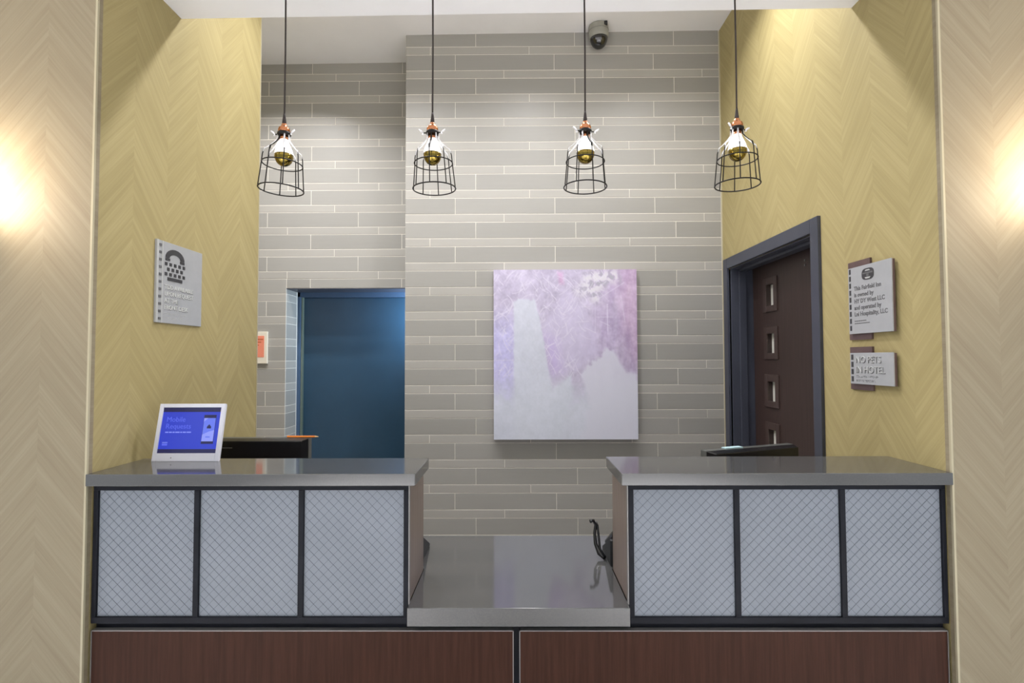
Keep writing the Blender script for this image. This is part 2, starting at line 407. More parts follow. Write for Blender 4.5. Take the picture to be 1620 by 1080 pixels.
m.box(XR+0.045, dy1-0.016, 0, XR+0.085, dy1-0.003, dz-0.004); m.box(XR+0.045, dy0+0.003, dz-0.018, XR+0.085, dy1-0.003, dz-0.004); m.box(XR+0.045, dy0+0.003, 0, XR+0.085, dy0+0.016, dz-0.004)
part(m, 'door_jamb', mt['slate'], d2, 0.0015)
m = MB()
for zz in (1.985, 1.962): m.box(XDR-0.004, 2.475, zz, XDR+0.001, 2.483, zz+0.009)
part(m, 'closer_screw', mt['silver'], d2)

# ------------------------------------------------------------------ reception desk (base and low worktop)
base = thing('reception_desk', 'low reception desk base with mahogany front panels in silver edging', 'desk', (0, 1.8, 0))
def bpart(mb, name, m_, d, bevel=0): return part(mb, name, m_, d, bevel)
bpart(MB().box(-1.253, 1.558, 0.0, 1.262, 1.80, 0.744), 'carcass', mt['black'], base)
for x0, x1 in ((-1.250, -0.010), (0.012, 1.258)):
    p = bpart(MB().box(x0, 1.538, 0.09, x1, 1.559, 0.721), 'front_panel', mt['maho'], base, 0.001)
    e = MB(); q = 0.0026
    e.box(x0-q, 1.537, 0.085, x0, 1.556, 0.721+q); e.box(x1, 1.537, 0.085, x1+q, 1.556, 0.721+q); e.box(x0-q, 1.537, 0.721, x1+q, 1.556, 0.721+q)
    e.build('edge_strip', mt['silver'], p)
for x in (-1.2, 0.0, 1.2): bpart(MB().box(x-0.02, 1.80, 0, x+0.02, 2.08, 0.744), 'support_panel', mt['side_wood'], base)
# T-shaped worktop
m = MB()
pts = [(-0.3165, 1.518), (0.3305, 1.518), (0.3305, 1.80), (1.262, 1.80), (1.262, 2.130), (-1.255, 2.130), (-1.255, 1.80), (-0.3165, 1.80)]
m.prism(pts, 0.744, 0.797, axis=2)
wt = tag(m.build('worktop', mt['quartz'], None, 0.0015), 'low glossy grey stone worktop between the two raised counters', 'worktop')

# ------------------------------------------------------------------ raised counters
def riser(x0, x1, inner, label, side):
    r = thing('counter_riser', label, 'counter', ((x0+x1)/2, 1.66, 0.744), 'raised counter boxes')
    ps = inner
    zt, zbm, p0, p1 = 1.150, 0.748, 0.760, 1.131
    y0, y1 = 1.540, 1.556
    for a, b in [(x0, ps[0][0])] + [(ps[i][1], ps[i+1][0]) for i in range(2)] + [(ps[2][1], x1)]:
        bpart(MB().box(a, y0, p0, b, y1, p1), 'stile', mt['black'], r, 0.001)
    bpart(MB().box(x0, y0, p1, x1, y1, zt), 'rail', mt['black'], r, 0.001)
    bpart(MB().box(x0, y0, zbm-0.006, x1, y1, p0), 'rail', mt['black'], r, 0.001)
    for a, b in ps:
        pn = bpart(MB().box(a, y0+0.008, p0, b, y1-0.002, p1), 'panel', mt['panel'], r)
        # diagonal wire lattice lying on the panel, clipped to it
        wr = MB(); D = 0.0288; hw = 0.00042; yy0, yy1 = y0+0.0075, y0+0.0082
        w_, h_ = b-a, p1-p0
        for sgn in (1, -1):
            for k in range(-40, 60):
                c = k*D + 0.006
                # line z = sgn*x + c (sgn +) or z = -x + c
                if sgn > 0: xa, xb = max(0, -c), min(w_, h_-c); f = lambda x: x+c
                else: xa, xb = max(0, c-h_), min(w_, c); f = lambda x: c-x
                if xb-xa < 0.004: continue
                e = hw/math.sqrt(2)
                za, zb_ = f(xa), f(xb)
                nx, nz = (-e, e) if sgn > 0 else (e, e)
                vs = []
                for yy in (yy0, yy1):
                    vs += [(a+xa-nx, yy, p0+za-nz), (a+xb-nx, yy, p0+zb_-nz), (a+xb+nx, yy, p0+zb_+nz), (a+xa+nx, yy, p0+za+nz)]
                wr.add(vs, [(0,1,2,3),(0,4,5,1),(1,5,6,2),(2,6,7,3),(3,7,4,0)])
        o = wr.build('wire_lattice', mt['wire_grey'], pn); o['kind'] = 'stuff'
    # side boards and back
    sx = x1 if side > 0 else x0
    a, b = (sx-0.018, sx) if side > 0 else (sx, sx+0.018)
    sd = bpart(MB().box(a, 1.5562, 0.797, b, 1.79, zt), 'side_board', mt['side_wood'], r, 0.001)
    es = (sx, sx+0.003) if side > 0 else (sx-0.003, sx)
    bpart(MB().box(es[0], 1.541, 0.797, es[1], 1.5565, zt), 'edge_strip', mt['silver'], r)
    ox = x0 if side > 0 else x1-0.018
    bpart(MB().box(ox, 1.5562, 0.797, ox+0.018, 1.79, zt), 'side_board', mt['side_wood'], r)
    bpart(MB().box(x0+0.018, 1.772, 0.797, x1-0.018, 1.79, zt), 'back_board', mt['side_wood'], r)
    return r
riser(-1.256, -0.3175, [(-1.243, -0.956), (-0.940, -0.645), (-0.629, -0.332)], 'raised black-framed counter box with three wire-lattice panels, under the tablet', 1)
riser(0.3325, 1.266, [(0.3485, 0.6455), (0.6615, 0.9565), (0.9725, 1.2545)], 'raised black-framed counter box with three wire-lattice panels, below the brown door', -1)
ctL = MB().box(-1.259, 1.512, 1.150, -0.293, 1.752, 1.185).build('countertop', mt['quartz'], None, 0.0015)
tag(ctL, 'raised grey stone countertop on the left, carrying the tablet', 'countertop')
ctR = MB().box(0.309, 1.512, 1.150, 1.2675, 1.772, 1.185).build('countertop', mt['quartz'], None, 0.0015)
tag(ctR, 'empty raised grey stone countertop in front of the brown door', 'countertop')

# ------------------------------------------------------------------ pendants
def make_pendant(label):
    p = thing('pendant_lamp', label, 'lamp', (0, 0, 0), 'caged pendant lamps above the desk')
    # origin = bulb-axis point at the clamp ring
    MB().tube([(0, 0, 0.575), (0.001, 0, 0.3), (0, 0, 0.066)], 0.0029, 8).build('cord', mt['cord'], p)
    MB().lathe([(0.0035, 0.070), (0.0045, 0.060), (0.0068, 0.042), (0.0072, 0.034)], n=14).build('strain_relief', mt['cord'], p)
    MB().lathe([(0.006, 0.037), (0.0085, 0.034), (0.010, 0.029), (0.012, 0.025), (0.0175, 0.021), (0.0195, 0.014), (0.0195, 0.008), (0.0175, 0.006)], n=28).build('socket_cap', mt['copper'], p)
    MB().lathe([(0.014, 0.008), (0.014, -0.018), (0.0145, -0.020)], n=24).build('socket', mt['copper'], p)
    r = MB().lathe([(0.0165, 0.006), (0.0215, 0.005), (0.0225, 0.0), (0.0215, -0.004), (0.0165, -0.005)], n=28)
    ring = r.build('clamp_ring', mt['cage'], p)
    for s in (1, -1):
        MB().tube([(s*0.020, -0.004, 0), (s*0.034, -0.006, -0.001)], 0.002, 8).build('screw', mt['cage'], ring)
        # wing nut: two rounded ears
        wn = MB()
        for e, L in ((1, 0.017), (-1, 0.010)):
            base_ = Vector((s*0.031, -0.006, -0.001)); tip = base_ + Vector((s*0.010 if e > 0 else s*0.002, -0.002, 0.008*e if s < 0 else 0.006*e)) * (L/0.012)
            wn.tube([base_, (base_+tip)/2 + Vector((0, 0, 0.0008*e)), tip], [0.0022, 0.0034, 0.0026], 8)
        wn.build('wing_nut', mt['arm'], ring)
    MB().lathe([(0.013, -0.016), (0.0135, -0.022), (0.016, -0.030), (0.021, -0.041), (0.0265, -0.054), (0.0296, -0.066), (0.0300, -0.0715)], n=32).build('bulb', mt['bulb'], p)
    MB().lathe([(0.0302, -0.0712), (0.0300, -0.078), (0.0285, -0.087), (0.0245, -0.096), (0.0185, -0.103), (0.0105, -0.108), (0.0015, -0.1095)], n=32).build('bulb_tip', mt['gold'], p)
    cg = bpy.data.objects.new('cage', None); COL.objects.link(cg); cg.parent = p
    def ringz(rad, z): return [(rad*math.cos(2*PI*k/40), rad*math.sin(2*PI*k/40), z) for k in range(40)]
    zt_, zb_, rt, rb = -0.104, -0.190, 0.0640, 0.0715
    MB().tube(ringz(rt, zt_), 0.0019, 7, closed=True).build('ring', mt['cage'], cg)
    MB().tube(ringz(rb, zb_), 0.0022, 7, closed=True).build('ring', mt['cage'], cg)
    for k in range(8):
        a = 2*PI*(k+0.62)/8; c, s_ = math.cos(a), math.sin(a)
        f = lambda r_, z: (r_*c, r_*s_, z)
        MB().tube([f(0.0595, -0.066), f(0.0625, -0.080), f(rt, zt_), f(rb, zb_)], 0.0018, 7).build('wire', mt['cage'], cg)
        # flattened strip from the clamp to the wire, whitened to paint in bulb glare
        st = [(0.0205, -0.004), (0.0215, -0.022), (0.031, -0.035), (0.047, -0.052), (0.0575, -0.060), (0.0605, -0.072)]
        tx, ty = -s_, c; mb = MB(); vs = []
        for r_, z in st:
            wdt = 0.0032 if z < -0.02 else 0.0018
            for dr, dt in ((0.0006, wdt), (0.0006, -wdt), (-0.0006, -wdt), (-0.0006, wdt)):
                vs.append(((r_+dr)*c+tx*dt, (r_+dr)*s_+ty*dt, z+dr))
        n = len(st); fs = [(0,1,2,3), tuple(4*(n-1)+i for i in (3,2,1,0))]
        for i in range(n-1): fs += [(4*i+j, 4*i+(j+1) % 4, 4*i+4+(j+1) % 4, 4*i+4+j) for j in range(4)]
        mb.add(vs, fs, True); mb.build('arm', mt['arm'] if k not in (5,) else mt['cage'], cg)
    MB().lathe([(0.06, 0.575), (0.06, 0.560), (0.055, 0.556), (0.004, 0.552)], n=28).build('canopy', mt['cage'], p)
    return p
PEND = [(-0.782, 2.283, 0.045, 0.0, 0.0, 'leftmost caged pendant lamp, its cage tipping left, hanging before the recessed tiled wall'),
        (-0.278, 2.284, -0.035, 0.0, 0.7, 'caged pendant lamp second from left, above the left counter inner end'),
        (0.2395, 2.286, 0.010, 0.0, 1.5, 'caged pendant lamp hanging below the dome camera'),
        (0.7515, 2.292, 0.0, 0.01, 2.3, 'rightmost caged pendant lamp, partly before the yellow right wall')]
p0 = make_pendant(PEND[0][5])
for i, (x, z, tx, ty, rz, lb) in enumerate(PEND):
    o = p0 if i == 0 else copy_tree(p0)
    o['label'] = lb; o.location = (x, 1.72, z)
    for ch in o.children:
        n = ch.name.split('.')[0]
        if n == 'cage': ch.rotation_euler = (ty, tx, rz*0.35)
        elif n in ('clamp_ring',): ch.rotation_euler = (0, tx*0.6, rz*0.25-0.2)
        elif n == 'canopy': ch.location.z = (zb(x)-z) - 0.575
        elif n == 'cord': ch.scale.z = ((zb(x)-z)-0.004)/0.575

# ------------------------------------------------------------------ recessed lamps and sconces (last recessed one added to brighten the recessed wall)
rl0 = None
for i, (x, y, pw_) in enumerate(DOWN):
    lb = ['round recessed ceiling lamp above the left yellow wall', 'round recessed ceiling lamp above the worktop', 'round recessed ceiling lamp beside the right yellow wall', 'added unseen ceiling lamp brightening the recessed tiled wall'][i]
    if rl0 is None:
        rl0 = thing('recessed_lamp', lb, 'lamp', (x, y, zc(x)), 'recessed lamps in the alcove ceiling')
        MB().lathe([(0.060, -0.004), (0.082, -0.004), (0.085, 0.0), (0.060, 0.0)], n=32).build('trim_ring', mt['arm'], rl0)
        MB().lathe([(0.0, -0.0015), (0.060, -0.0015), (0.060, 0.0)], n=32).build('lens', mt['lens'], rl0)
    else:
        o = copy_tree(rl0); o.location = (x, y, zc(x)); o['label'] = lb
for i, (x, y, z) in enumerate(SCONCES):
    lb = ['brass wall sconce on the left front wall beyond the frame', 'brass wall sconce on the right front wall beyond the frame'][i]
    s_ = thing('wall_sconce', lb, 'lamp', (x, YF, z), 'wall sconces beside the alcove')
    MB().box(-0.05, -0.012, -0.10, 0.05, 0.0, 0.10).build('back_plate', mt['gold'], s_, 0.003)
    MB().tube([(0, -0.01, -0.075), (0, -0.06, -0.085), (0, -0.09, -0.075)], 0.006, 10).build('arm', mt['gold'], s_)
    MB().lathe([(0.02, -0.078), (0.045, -0.072), (0.05, -0.066)], (0, -0.09, 0), 24).build('cup', mt['gold'], s_)

# ------------------------------------------------------------------ dome camera
dc = thing('security_camera', 'grey dome security camera hanging where ceiling meets tiled wall', 'camera', (0.512, 3.074, zc(0.51)))
MB().lathe([(0.056, 0.0), (0.059, -0.006), (0.060, -0.030), (0.0595, -0.060), (0.058, -0.072), (0.053, -0.077)], n=40).build('housing', mt['cam_grey'], dc)
MB().lathe([(0.0535, -0.076), (0.052, -0.088), (0.047, -0.104), (0.038, -0.119), (0.026, -0.130), (0.012, -0.136), (0.001, -0.1375)], n=40).build('dome', mt['dome'], dc)
MB().box(0.026, -0.058, -0.024, 0.046, -0.036, -0.002).build('cable_knuckle', mt['black_soft'], dc, 0.004)
MB().tube([(0.0603*math.cos(a), 0.0603*math.sin(a), -0.034) for a in [2*PI*k/40 for k in range(40)]], 0.0009, 6, closed=True).build('seam', mt['grey_face'], dc)
dc.rotation_euler = (0.05, -0.04, 0)

# ------------------------------------------------------------------ painting
def soft_poly(px, py, poly, soft):
    """1 inside the polygon, falling to 0 over `soft` outside"""
    ins = False; dmin = 9
    n = len(poly)
    for i in range(n):
        x1, y1 = poly[i]; x2, y2 = poly[(i+1) % n]
        if (y1 > py) != (y2 > py) and px < (x2-x1)*(py-y1)/(y2-y1)+x1: ins = not ins
        dx, dy = x2-x1, y2-y1; t = max(0, min(1, ((px-x1)*dx+(py-y1)*dy)/(dx*dx+dy*dy)))
        d = math.hypot(px-x1-t*dx, py-y1-t*dy); dmin = min(dmin, d)
    return min(1, 0.5+0.5*dmin/soft) if ins else max(0, 0.5-0.5*dmin/soft)
def ppt(x, y): return ((x-68)/800, (y-58)/935)
STRIP = [ppt(*p) for p in [(180, 240), (205, 222), (300, 226), (325, 330), (350, 470), (378, 640), (392, 720), (430, 690), (500, 640), (505, 760), (440, 1000), (180, 1000)]]
HILL = [ppt(*p) for p in [(555, 640), (600, 580), (655, 545), (690, 500), (735, 505), (775, 575), (805, 625), (870, 640), (870, 1000), (560, 1000), (600, 800)]]
TRI = [ppt(*p) for p in [(470, 160), (500, 175), (640, 400), (650, 520), (560, 600), (450, 640), (360, 480), (340, 380)]]
BLOT = [ppt(*p) for p in [(520, 170), (560, 140), (570, 90), (640, 62), (760, 60), (782, 130), (720, 135), (665, 180), (665, 240), (625, 245), (600, 200), (540, 205)]]
rs = random.Random(3); SCR = []
for i in range(420):
    x, y = rs.uniform(0.0, 0.8), rs.uniform(0.0, 0.62); a = rs.choice([0.7, 0.9, 2.3, 2.1, 1.2, 2.6])+rs.uniform(-0.3, 0.3); L = rs.uniform(0.02, 0.10)
    if x > 0.6 and y > 0.15: continue
    SCR.append((x, y, x+L*math.cos(a), y+L*math.sin(a), rs.uniform(0.3, 0.8), rs.uniform(-0.5, 0.5)))
for a, b, c, d in [(705, 400, 700, 250), (705, 250, 705, 420), (735, 322, 640, 322), (780, 200, 800, 350), (640, 230, 800, 130), (520, 350, 600, 345), (560, 265, 610, 265), (575, 380, 640, 410), (660, 345, 715, 370), (635, 230, 635, 410), (80, 560, 180, 558)]:
    SCR.append((*ppt(a, b), *ppt(c, d), 0.55, 0))
def C3(*c): return Vector(c)
def paint(s, t):
    n1 = noise.fractal(Vector((s*5, t*5, 1.3)), 1.0, 2.0, 4); n2 = noise.fractal(Vector((s*22, t*22, 4.1)), 1.0, 2.0, 3); n3 = noise.noise(Vector((s*70, t*70, 9)))
    c = C3(184, 176, 198)
    c = c.lerp(C3(184, 180, 218), max(0, min(1, (0.30-s)*5))*max(0, min(1, (t-0.2)*5)))
    c = c.lerp(C3(178, 164, 192), max(0, min(1, (s-0.62)*6))*max(0, min(1, 1.2-t)))
    c = c.lerp(C3(181, 158, 186), max(0, min(1, (s-0.84+0.05*n1)*9))*max(0, min(1, (0.62-t)*8)))
    c = c.lerp(C3(200, 160, 196), 0.7*soft_poly(s, t, [ppt(*p) for p in [(425, 70), (455, 75), (462, 138), (437, 140)]], 0.012))
    n4 = noise.fractal(Vector((s*26, t*7, 2.2)), 1.0, 2.0, 3)
    c += C3(1, 1, 1)*(9*n1 + 14*n2 + 8*n3) + C3(0.8, 1, 0.6)*(12*n4*max(0, min(1, (s-0.55)*5)))
    c = c.lerp(C3(196, 188, 214), 0.55*soft_poly(s, t, TRI, 0.02))
    c = c.lerp(C3(186, 166, 216), 0.5*soft_poly(s, t, [ppt(*p) for p in [(345, 420), (420, 450), (450, 620), (400, 650), (372, 620)]], 0.04))
    b = soft_poly(s, t, BLOT, 0.025)
    if b > 0:
        q = noise.fractal(Vector((s*30, t*30, 7)), 1.0, 2.0, 3)
        c = c.lerp(C3(206, 203, 210) if q > -0.12 else C3(166, 162, 176), b*min(1, 0.30+abs(q+0.12)*2.2))
    for x1, y1, x2, y2, st, bow in SCR:
        if min(x1, x2)-0.02 < s < max(x1, x2)+0.02 and min(y1, y2)-0.02 < t < max(y1, y2)+0.02:
            dx, dy = x2-x1, y2-y1; LL = dx*dx+dy*dy; k = ((s-x1)*dx+(t-y1)*dy)/LL
            if 0 <= k <= 1:
                off = bow*math.sqrt(LL)*k*(1-k)
                d = abs(((s-x1)*dy-(t-y1)*dx)/math.sqrt(LL)-off)
                if d < 0.0038: c = c.lerp(C3(214, 210, 222), st*(1-d/0.0038))
    wht = C3(198, 202, 213) + C3(1, 0.9, 1)*(4*n1+4*n2+3*n3)
    low = max(0, min(1, (t-0.60+0.05*n1-0.04*n2)*5))
    c = c.lerp(wht, 0.93*low)
    c = c.lerp(wht, 0.90*soft_poly(s+0.006*n2, t+0.010*n2, STRIP, 0.006+0.05*max(0, t-0.55)))
    c = c.lerp(C3(202, 202, 214), 0.88*soft_poly(s+0.02*n2, t+0.02*n2, HILL, 0.010+0.05*max(0, t-0.62)))
    if 0.75 < t and s > 0.9: pass
    return srgb(*[max(0, min(255, v)) for v in c])
pw, ph = 0.862, 1.020; NXp, NZp = 250, 296
pt = thing('canvas_painting', 'large abstract lilac and white canvas hung on the tiled wall', 'painting', (0.302, 3.115, 1.546))
vs = [(-pw/2+pw*i/NXp, -0.0195, ph/2-ph*j/NZp) for j in range(NZp+1) for i in range(NXp+1)]
fs = [(j*(NXp+1)+i, (j+1)*(NXp+1)+i, (j+1)*(NXp+1)+i+1, j*(NXp+1)+i+1) for j in range(NZp) for i in range(NXp)]
me = bpy.data.meshes.new('painted_face'); me.from_pydata(vs, [], fs); me.update()
ca = me.color_attributes.new('pigment', 'FLOAT_COLOR', 'POINT'); buf = []
for j in range(NZp+1):
    for i in range(NXp+1): buf += [*paint(i/NXp, j/NZp), 1.0]
ca.data.foreach_set('color', buf)
mp = mat('painted_canvas', (0.5, 0.5, 0.5), 0.45, spec=0.35); t = NT(mp)
at = t.n('ShaderNodeAttribute', attribute_name='pigment'); t.l(at.outputs['Color'], t.b.inputs['Base Color'])
tcn = t.n('ShaderNodeTexCoord'); nn = t.noise(tcn.outputs['Object'], 160, 3); bp = t.n('ShaderNodeBump'); bp.inputs['Strength'].default_value = 0.15; bp.inputs['Distance'].default_value = 0.001
t.l(nn, bp.inputs['Height']); t.l(bp.outputs[0], t.b.inputs['Normal'])
me.materials.append(mp); obj('painted_face', me, pt)
MB().box(-pw/2, -0.019, -ph/2, pw/2, 0.018, ph/2).build('stretcher', mt['canvas_side'], pt, 0.001)

# ------------------------------------------------------------------ signs
def wall_frame(o, wall, y, z, x=None):
    """local X runs along the reading direction, local Z up, local -Y out of the wall"""
    if wall == 'L': o.location = (XL, y, z); o.rotation_euler.z = PI/2     # faces +X
    elif wall == 'R': o.location = (XR, y, z); o.rotation_euler.z = -PI/2  # faces -X
    else: o.location = (x, y, z)
def put_text(body, size, m, name, parent, x, y, z, **k):
    t = text_mesh(body, size, m, name, parent, **k); t.rotation_euler = (PI/2, 0, 0); t.location = (x, y, z); return t
# left sign: facing +X, reading direction runs towards +Y
s1 = thing('wall_sign', 'grey plastic sign with black telephone keypad symbol on left yellow wall', 'sign'); wall_frame(s1, 'L', 1.786, 1.651)
W, Hh = 0.262, 0.293
MB().box(0.0, -0.007, 0.0, W, 0.0, Hh).build('plate', mt['sign'], s1, 0.001)
MB().box(0.0, -0.0085, 0.0, 0.010, -0.006, Hh).build('edge_band', mt['sign_edge'], s1)
MB().box(0.027, -0.0078, 0.0, 0.033, -0.006, Hh).build('edge_band', mt['sign_edge'], s1)
for k in range(11):
    zz = Hh-0.012-k*0.0262
    MB().box(0.0125, -0.0086, zz-0.009, 0.0250, -0.0068, zz).build('slot_mark', mt['sign_grey'], s1)
def F2(u, v): return (0.045+u*0.105, 0.155+v*0.118)   # symbol box
sy = MB()
arc = []
for k in range(13):
    a = PI*(1-k/12); arc.append((0.5+0.5*math.cos(a), 0.70+0.29*math.sin(a)))
for k in range(12, -1, -1):
    a = PI*(1-k/12); arc.append((0.5+0.29*math.cos(a), 0.70+0.13*math.sin(a)))
sy.prism([F2(*p) for p in arc], -0.0086, -0.0068, axis=1)
for a_, b_ in ((0.0, 0.23), (0.77, 1.0)): sy.prism([F2(a_, 0.60), F2(b_, 0.60), F2(b_, 0.685), F2(a_, 0.685)], -0.0086, -0.0068, axis=1)
symb = sy.build('handset_symbol', mt['sign_dark'], s1)
def key(cx, cz, w_=0.12, h_=0.10):
    MB().prism([F2(cx-w_/2, cz-h_/2), F2(cx+w_/2, cz-h_/2), F2(cx+w_/2, cz+h_/2), F2(cx-w_/2, cz+h_/2)], -0.0086, -0.0068, axis=1).build('key_symbol', mt['sign_dark'], s1)
for k in range(5): key(0.04+k*0.235, 0.50); key(0.04+k*0.235, 0.19)
for k in range(4): key(0.155+k*0.235, 0.345)
MB().prism([F2(0.12, 0.0), F2(0.90, 0.0), F2(0.90, 0.10), F2(0.12, 0.10)], -0.0086, -0.0068, axis=1).build('key_symbol', mt['sign_dark'], s1)
for k, tx_ in enumerate(['TDD AVAILABLE', 'UPON REQUEST', 'AT THE', 'FRONT DESK']):
    put_text(tx_, 0.0225, mt['relief_lo'], 'lettering_and_shade', s1, 0.043, -0.0072, 0.123-k*0.0245, thick=0.0012)
    put_text(tx_, 0.0225, mt['sign_grey'], 'lettering_and_shade', s1, 0.0442, -0.0068, 0.1214-k*0.0245, thick=0.0010)  # grey copy set lower paints the shadow cast by the letters
bd = MB()
def braille(m, x0, x1, z, parent, mtl, seed):
    r_ = random.Random(seed); x = x0
    while x < x1:
        for cx in (0, 0.0024):
            for cz in (0, 0.0024, 0.0048):
                if r_.random() < 0.5: m.box(x+cx, -0.0080, z+cz, x+cx+0.0013, -0.0066, z+cz+0.0013)
        x += 0.0062
braille(bd, 0.044, 0.165, 0.031, s1, None, 1); braille(bd, 0.044, 0.135, 0.017, s1, None, 2)
o = bd.build('braille_dots', mt['relief_lo'], s1); o['kind'] = 'stuff'

# right signs: reading direction runs towards -Y
s2 = thing('wall_sign', 'tall grey ownership sign with round black emblem on brown backing', 'sign'); wall_frame(s2, 'R', 1.950, 1.585)
MB().box(0.0, -0.008, 0.0, 0.120, 0.0, 0.291).build('backing', mt['sign_back'], s2, 0.0008)
MB().box(0.018, -0.016, 0.022, 0.240, -0.008, 0.264).build('plate_core', mt['sign_back'], s2)
MB().box(0.018, -0.020, 0.022, 0.240, -0.0155, 0.266).build('plate', mt['sign'], s2, 0.0006)
for k in range(9):
    zz = 0.262-k*0.0262
    MB().box(0.0245, -0.0210, zz-0.0185, 0.0335, -0.0195, zz).build('slot_mark', mt['sign_dark'], s2)
# emblem: rounded badge with pale bands
ec = (0.126, 0.232); em = MB(); pts = []
for k in range(28):
    a = 2*PI*k/28; c_, s_ = math.cos(a), math.sin(a)
    pts.append((ec[0]+0.031*math.copysign(abs(c_)**0.6, c_), ec[1]+0.0205*math.copysign(abs(s_)**0.75, s_)))
em.prism(pts, -0.0212, -0.0195, axis=1); eo = em.build('emblem', mt['sign_dark'], s2)
MB().box(ec[0]-0.026, -0.0216, ec[1]+0.0015, ec[0]+0.026, -0.0205, ec[1]+0.0065).build('emblem_band', mt['sign_grey'], eo)
MB().prism([(ec[0]-0.014, ec[1]+0.011), (ec[0]+0.014, ec[1]+0.011), (ec[0]+0.008, ec[1]+0.0155), (ec[0]-0.008, ec[1]+0.0155)], -0.0216, -0.0205).build('emblem_band', mt['sign_edge'], eo)
MB().prism([(ec[0]-0.015, ec[1]-0.011), (ec[0]+0.015, ec[1]-0.011), (ec[0]+0.010, ec[1]-0.0165), (ec[0]-0.010, ec[1]-0.0165)], -0.0216, -0.0205).build('emblem_band', mt['sign_edge'], eo)
MB().box(ec[0]-0.006, -0.0216, ec[1]-0.009, ec[0]+0.006, -0.0205, ec[1]+0.0005).build('emblem_band', mt['sign_grey'], eo)
for k, tx_ in enumerate(['This Fairfield Inn', 'is owned by', 'HY DY West LLC', 'and operated by', 'Lni Hospitality, LLC']):
    put_text(tx_, 0.0215, mt['sign_grey'], 'lettering', s2, 0.050, -0.0200, 0.180-k*0.0235, thick=0.0005, bold=0.0006, width=0.98)
for k, (n_, seed) in enumerate([(0.062, 5), (0.080, 6)]):
    sm = MB(); r_ = random.Random(seed); x = 0.050
    while x < 0.050+n_:
        l = r_.uniform(0.004, 0.011); sm.box(x, -0.0206, 0.0665-k*0.009, min(x+l, 0.05+n_), -0.0198, 0.0685-k*0.009+0.001); x += l+0.002
    o = sm.build('fine_print', mt['sign_grey'], s2); o['kind'] = 'stuff'
s3 = thing('wall_sign', 'small grey no-pets sign on brown backing, below the tall ownership sign', 'sign'); wall_frame(s3, 'R', 1.950, 1.402)
MB().box(0.0, -0.008, 0.0, 0.120, 0.0, 0.157).build('backing', mt['sign_back'], s3, 0.0008)
MB().box(0.018, -0.016, 0.022, 0.238, -0.008, 0.133).build('plate_core', mt['sign_back'], s3)
MB().box(0.018, -0.020, 0.022, 0.238, -0.0155, 0.135).build('plate', mt['sign'], s3, 0.0006)
for k in range(4):
    zz = 0.129-k*0.0265
    MB().box(0.0255, -0.0210, zz-0.0195, 0.0370, -0.0195, zz).build('slot_mark', mt['sign_dark'], s3)
for k, tx_ in enumerate(['NO PETS', 'IN HOTEL']):
    put_text(tx_, 0.0335, mt['sign_edge'], 'lettering_and_shade', s3, 0.050, -0.0208, 0.100-k*0.036, thick=0.0012)
    put_text(tx_, 0.0335, mt['sign_grey'], 'lettering_and_shade', s3, 0.0516, -0.0203, 0.0978-k*0.036, thick=0.0010)  # darker offset copy puts the letters' drop shadow into colour
bd = MB()
def braille2(m, x0, x1, z, seed):
    r_ = random.Random(seed); x = x0
    while x < x1:
        for cx in (0, 0.0026):
            for cz in (0, 0.0026, 0.0052):
                if r_.random() < 0.5: m.box(x+cx, -0.0212, z+cz, x+cx+0.0016, -0.0196, z+cz+0.0016)
        x += 0.0072
braille2(bd, 0.053, 0.165, 0.046, 3); braille2(bd, 0.053, 0.150, 0.031, 4)
o = bd.build('braille_dots', mt['sign_grey'], s3); o['kind'] = 'stuff'

# framed notice on the recessed tiled wall, half behind the yellow wall end
nt = thing('framed_notice', 'cream-framed orange notice on recessed tiles beside the left yellow wall end', 'notice', (-1.739, YD, 1.598))
MB().box(-0.090, -0.016, -0.106, 0.090, 0.0, 0.106).build('frame', mt['cream'], nt, 0.0015)
MB().box(-0.068, -0.0172, -0.064, 0.070, -0.0155, 0.078).build('paper', mt['orange_paper'], nt)
for z0, hw_ in ((0.055, 0.045), (0.036, 0.032), (0.016, 0.018)):
    MB().box(0.018-hw_, -0.0180, z0-0.003, 0.018+hw_, -0.0168, z0+0.003).build('print_line', mt['orange_ink'], nt)

# ------------------------------------------------------------------ tablet
tb = thing('tablet_display', 'white-framed tablet display showing a blue screen on the left countertop', 'tablet', (-1.089, 1.700, 1.1852))
tl = math.atan2(0.040, 0.186)
tb.rotation_euler = (-tl, 0, 0)
TW, TH = 0.2215, 0.190
m = MB()
bx = 0.0135
m.box(-TW/2, 0, 0, -TW/2+bx, 0.010, TH); m.box(TW/2-bx, 0, 0, TW/2, 0.010, TH); m.box(-TW/2+bx, 0, 0, TW/2-bx, 0.010, 0.0265); m.box(-TW/2+bx, 0, TH-0.0125, TW/2-bx, 0.010, TH)
m.build('frame', mt['white'], tb, 0.0012)
MB().box(-TW/2+0.003, 0.010, 0.003, TW/2-0.003, 0.018, TH-0.003).build('back_shell', mt['white'], tb, 0.002)
sx0, sx1, sz0, sz1 = -TW/2+bx, TW/2-bx, 0.0265, TH-0.0125
sc = MB().box(sx0, 0.003, sz0, sx1, 0.0102, sz1).build('screen', mt['s_blue'], tb)
def sp(name, x0, z0, x1, z1, m_, y=0.0029):
    return MB().box(sx0+x0*(sx1-sx0), y-0.0004, sz0+z0*(sz1-sz0), sx0+x1*(sx1-sx0), y+0.0004, sz0+z1*(sz1-sz0)).build(name, m_, sc)
sp('screen_band', 0, 0.90, 1, 1, mt['s_navy']); sp('screen_band', 0, 0, 1, 0.088, mt['s_navy'])
sp('phone_picture', 0.722, 0.20, 0.932, 0.835, mt['s_navy']); sp('phone_picture', 0.728, 0.255, 0.926, 0.765, mt['s_ph'], 0.0024)
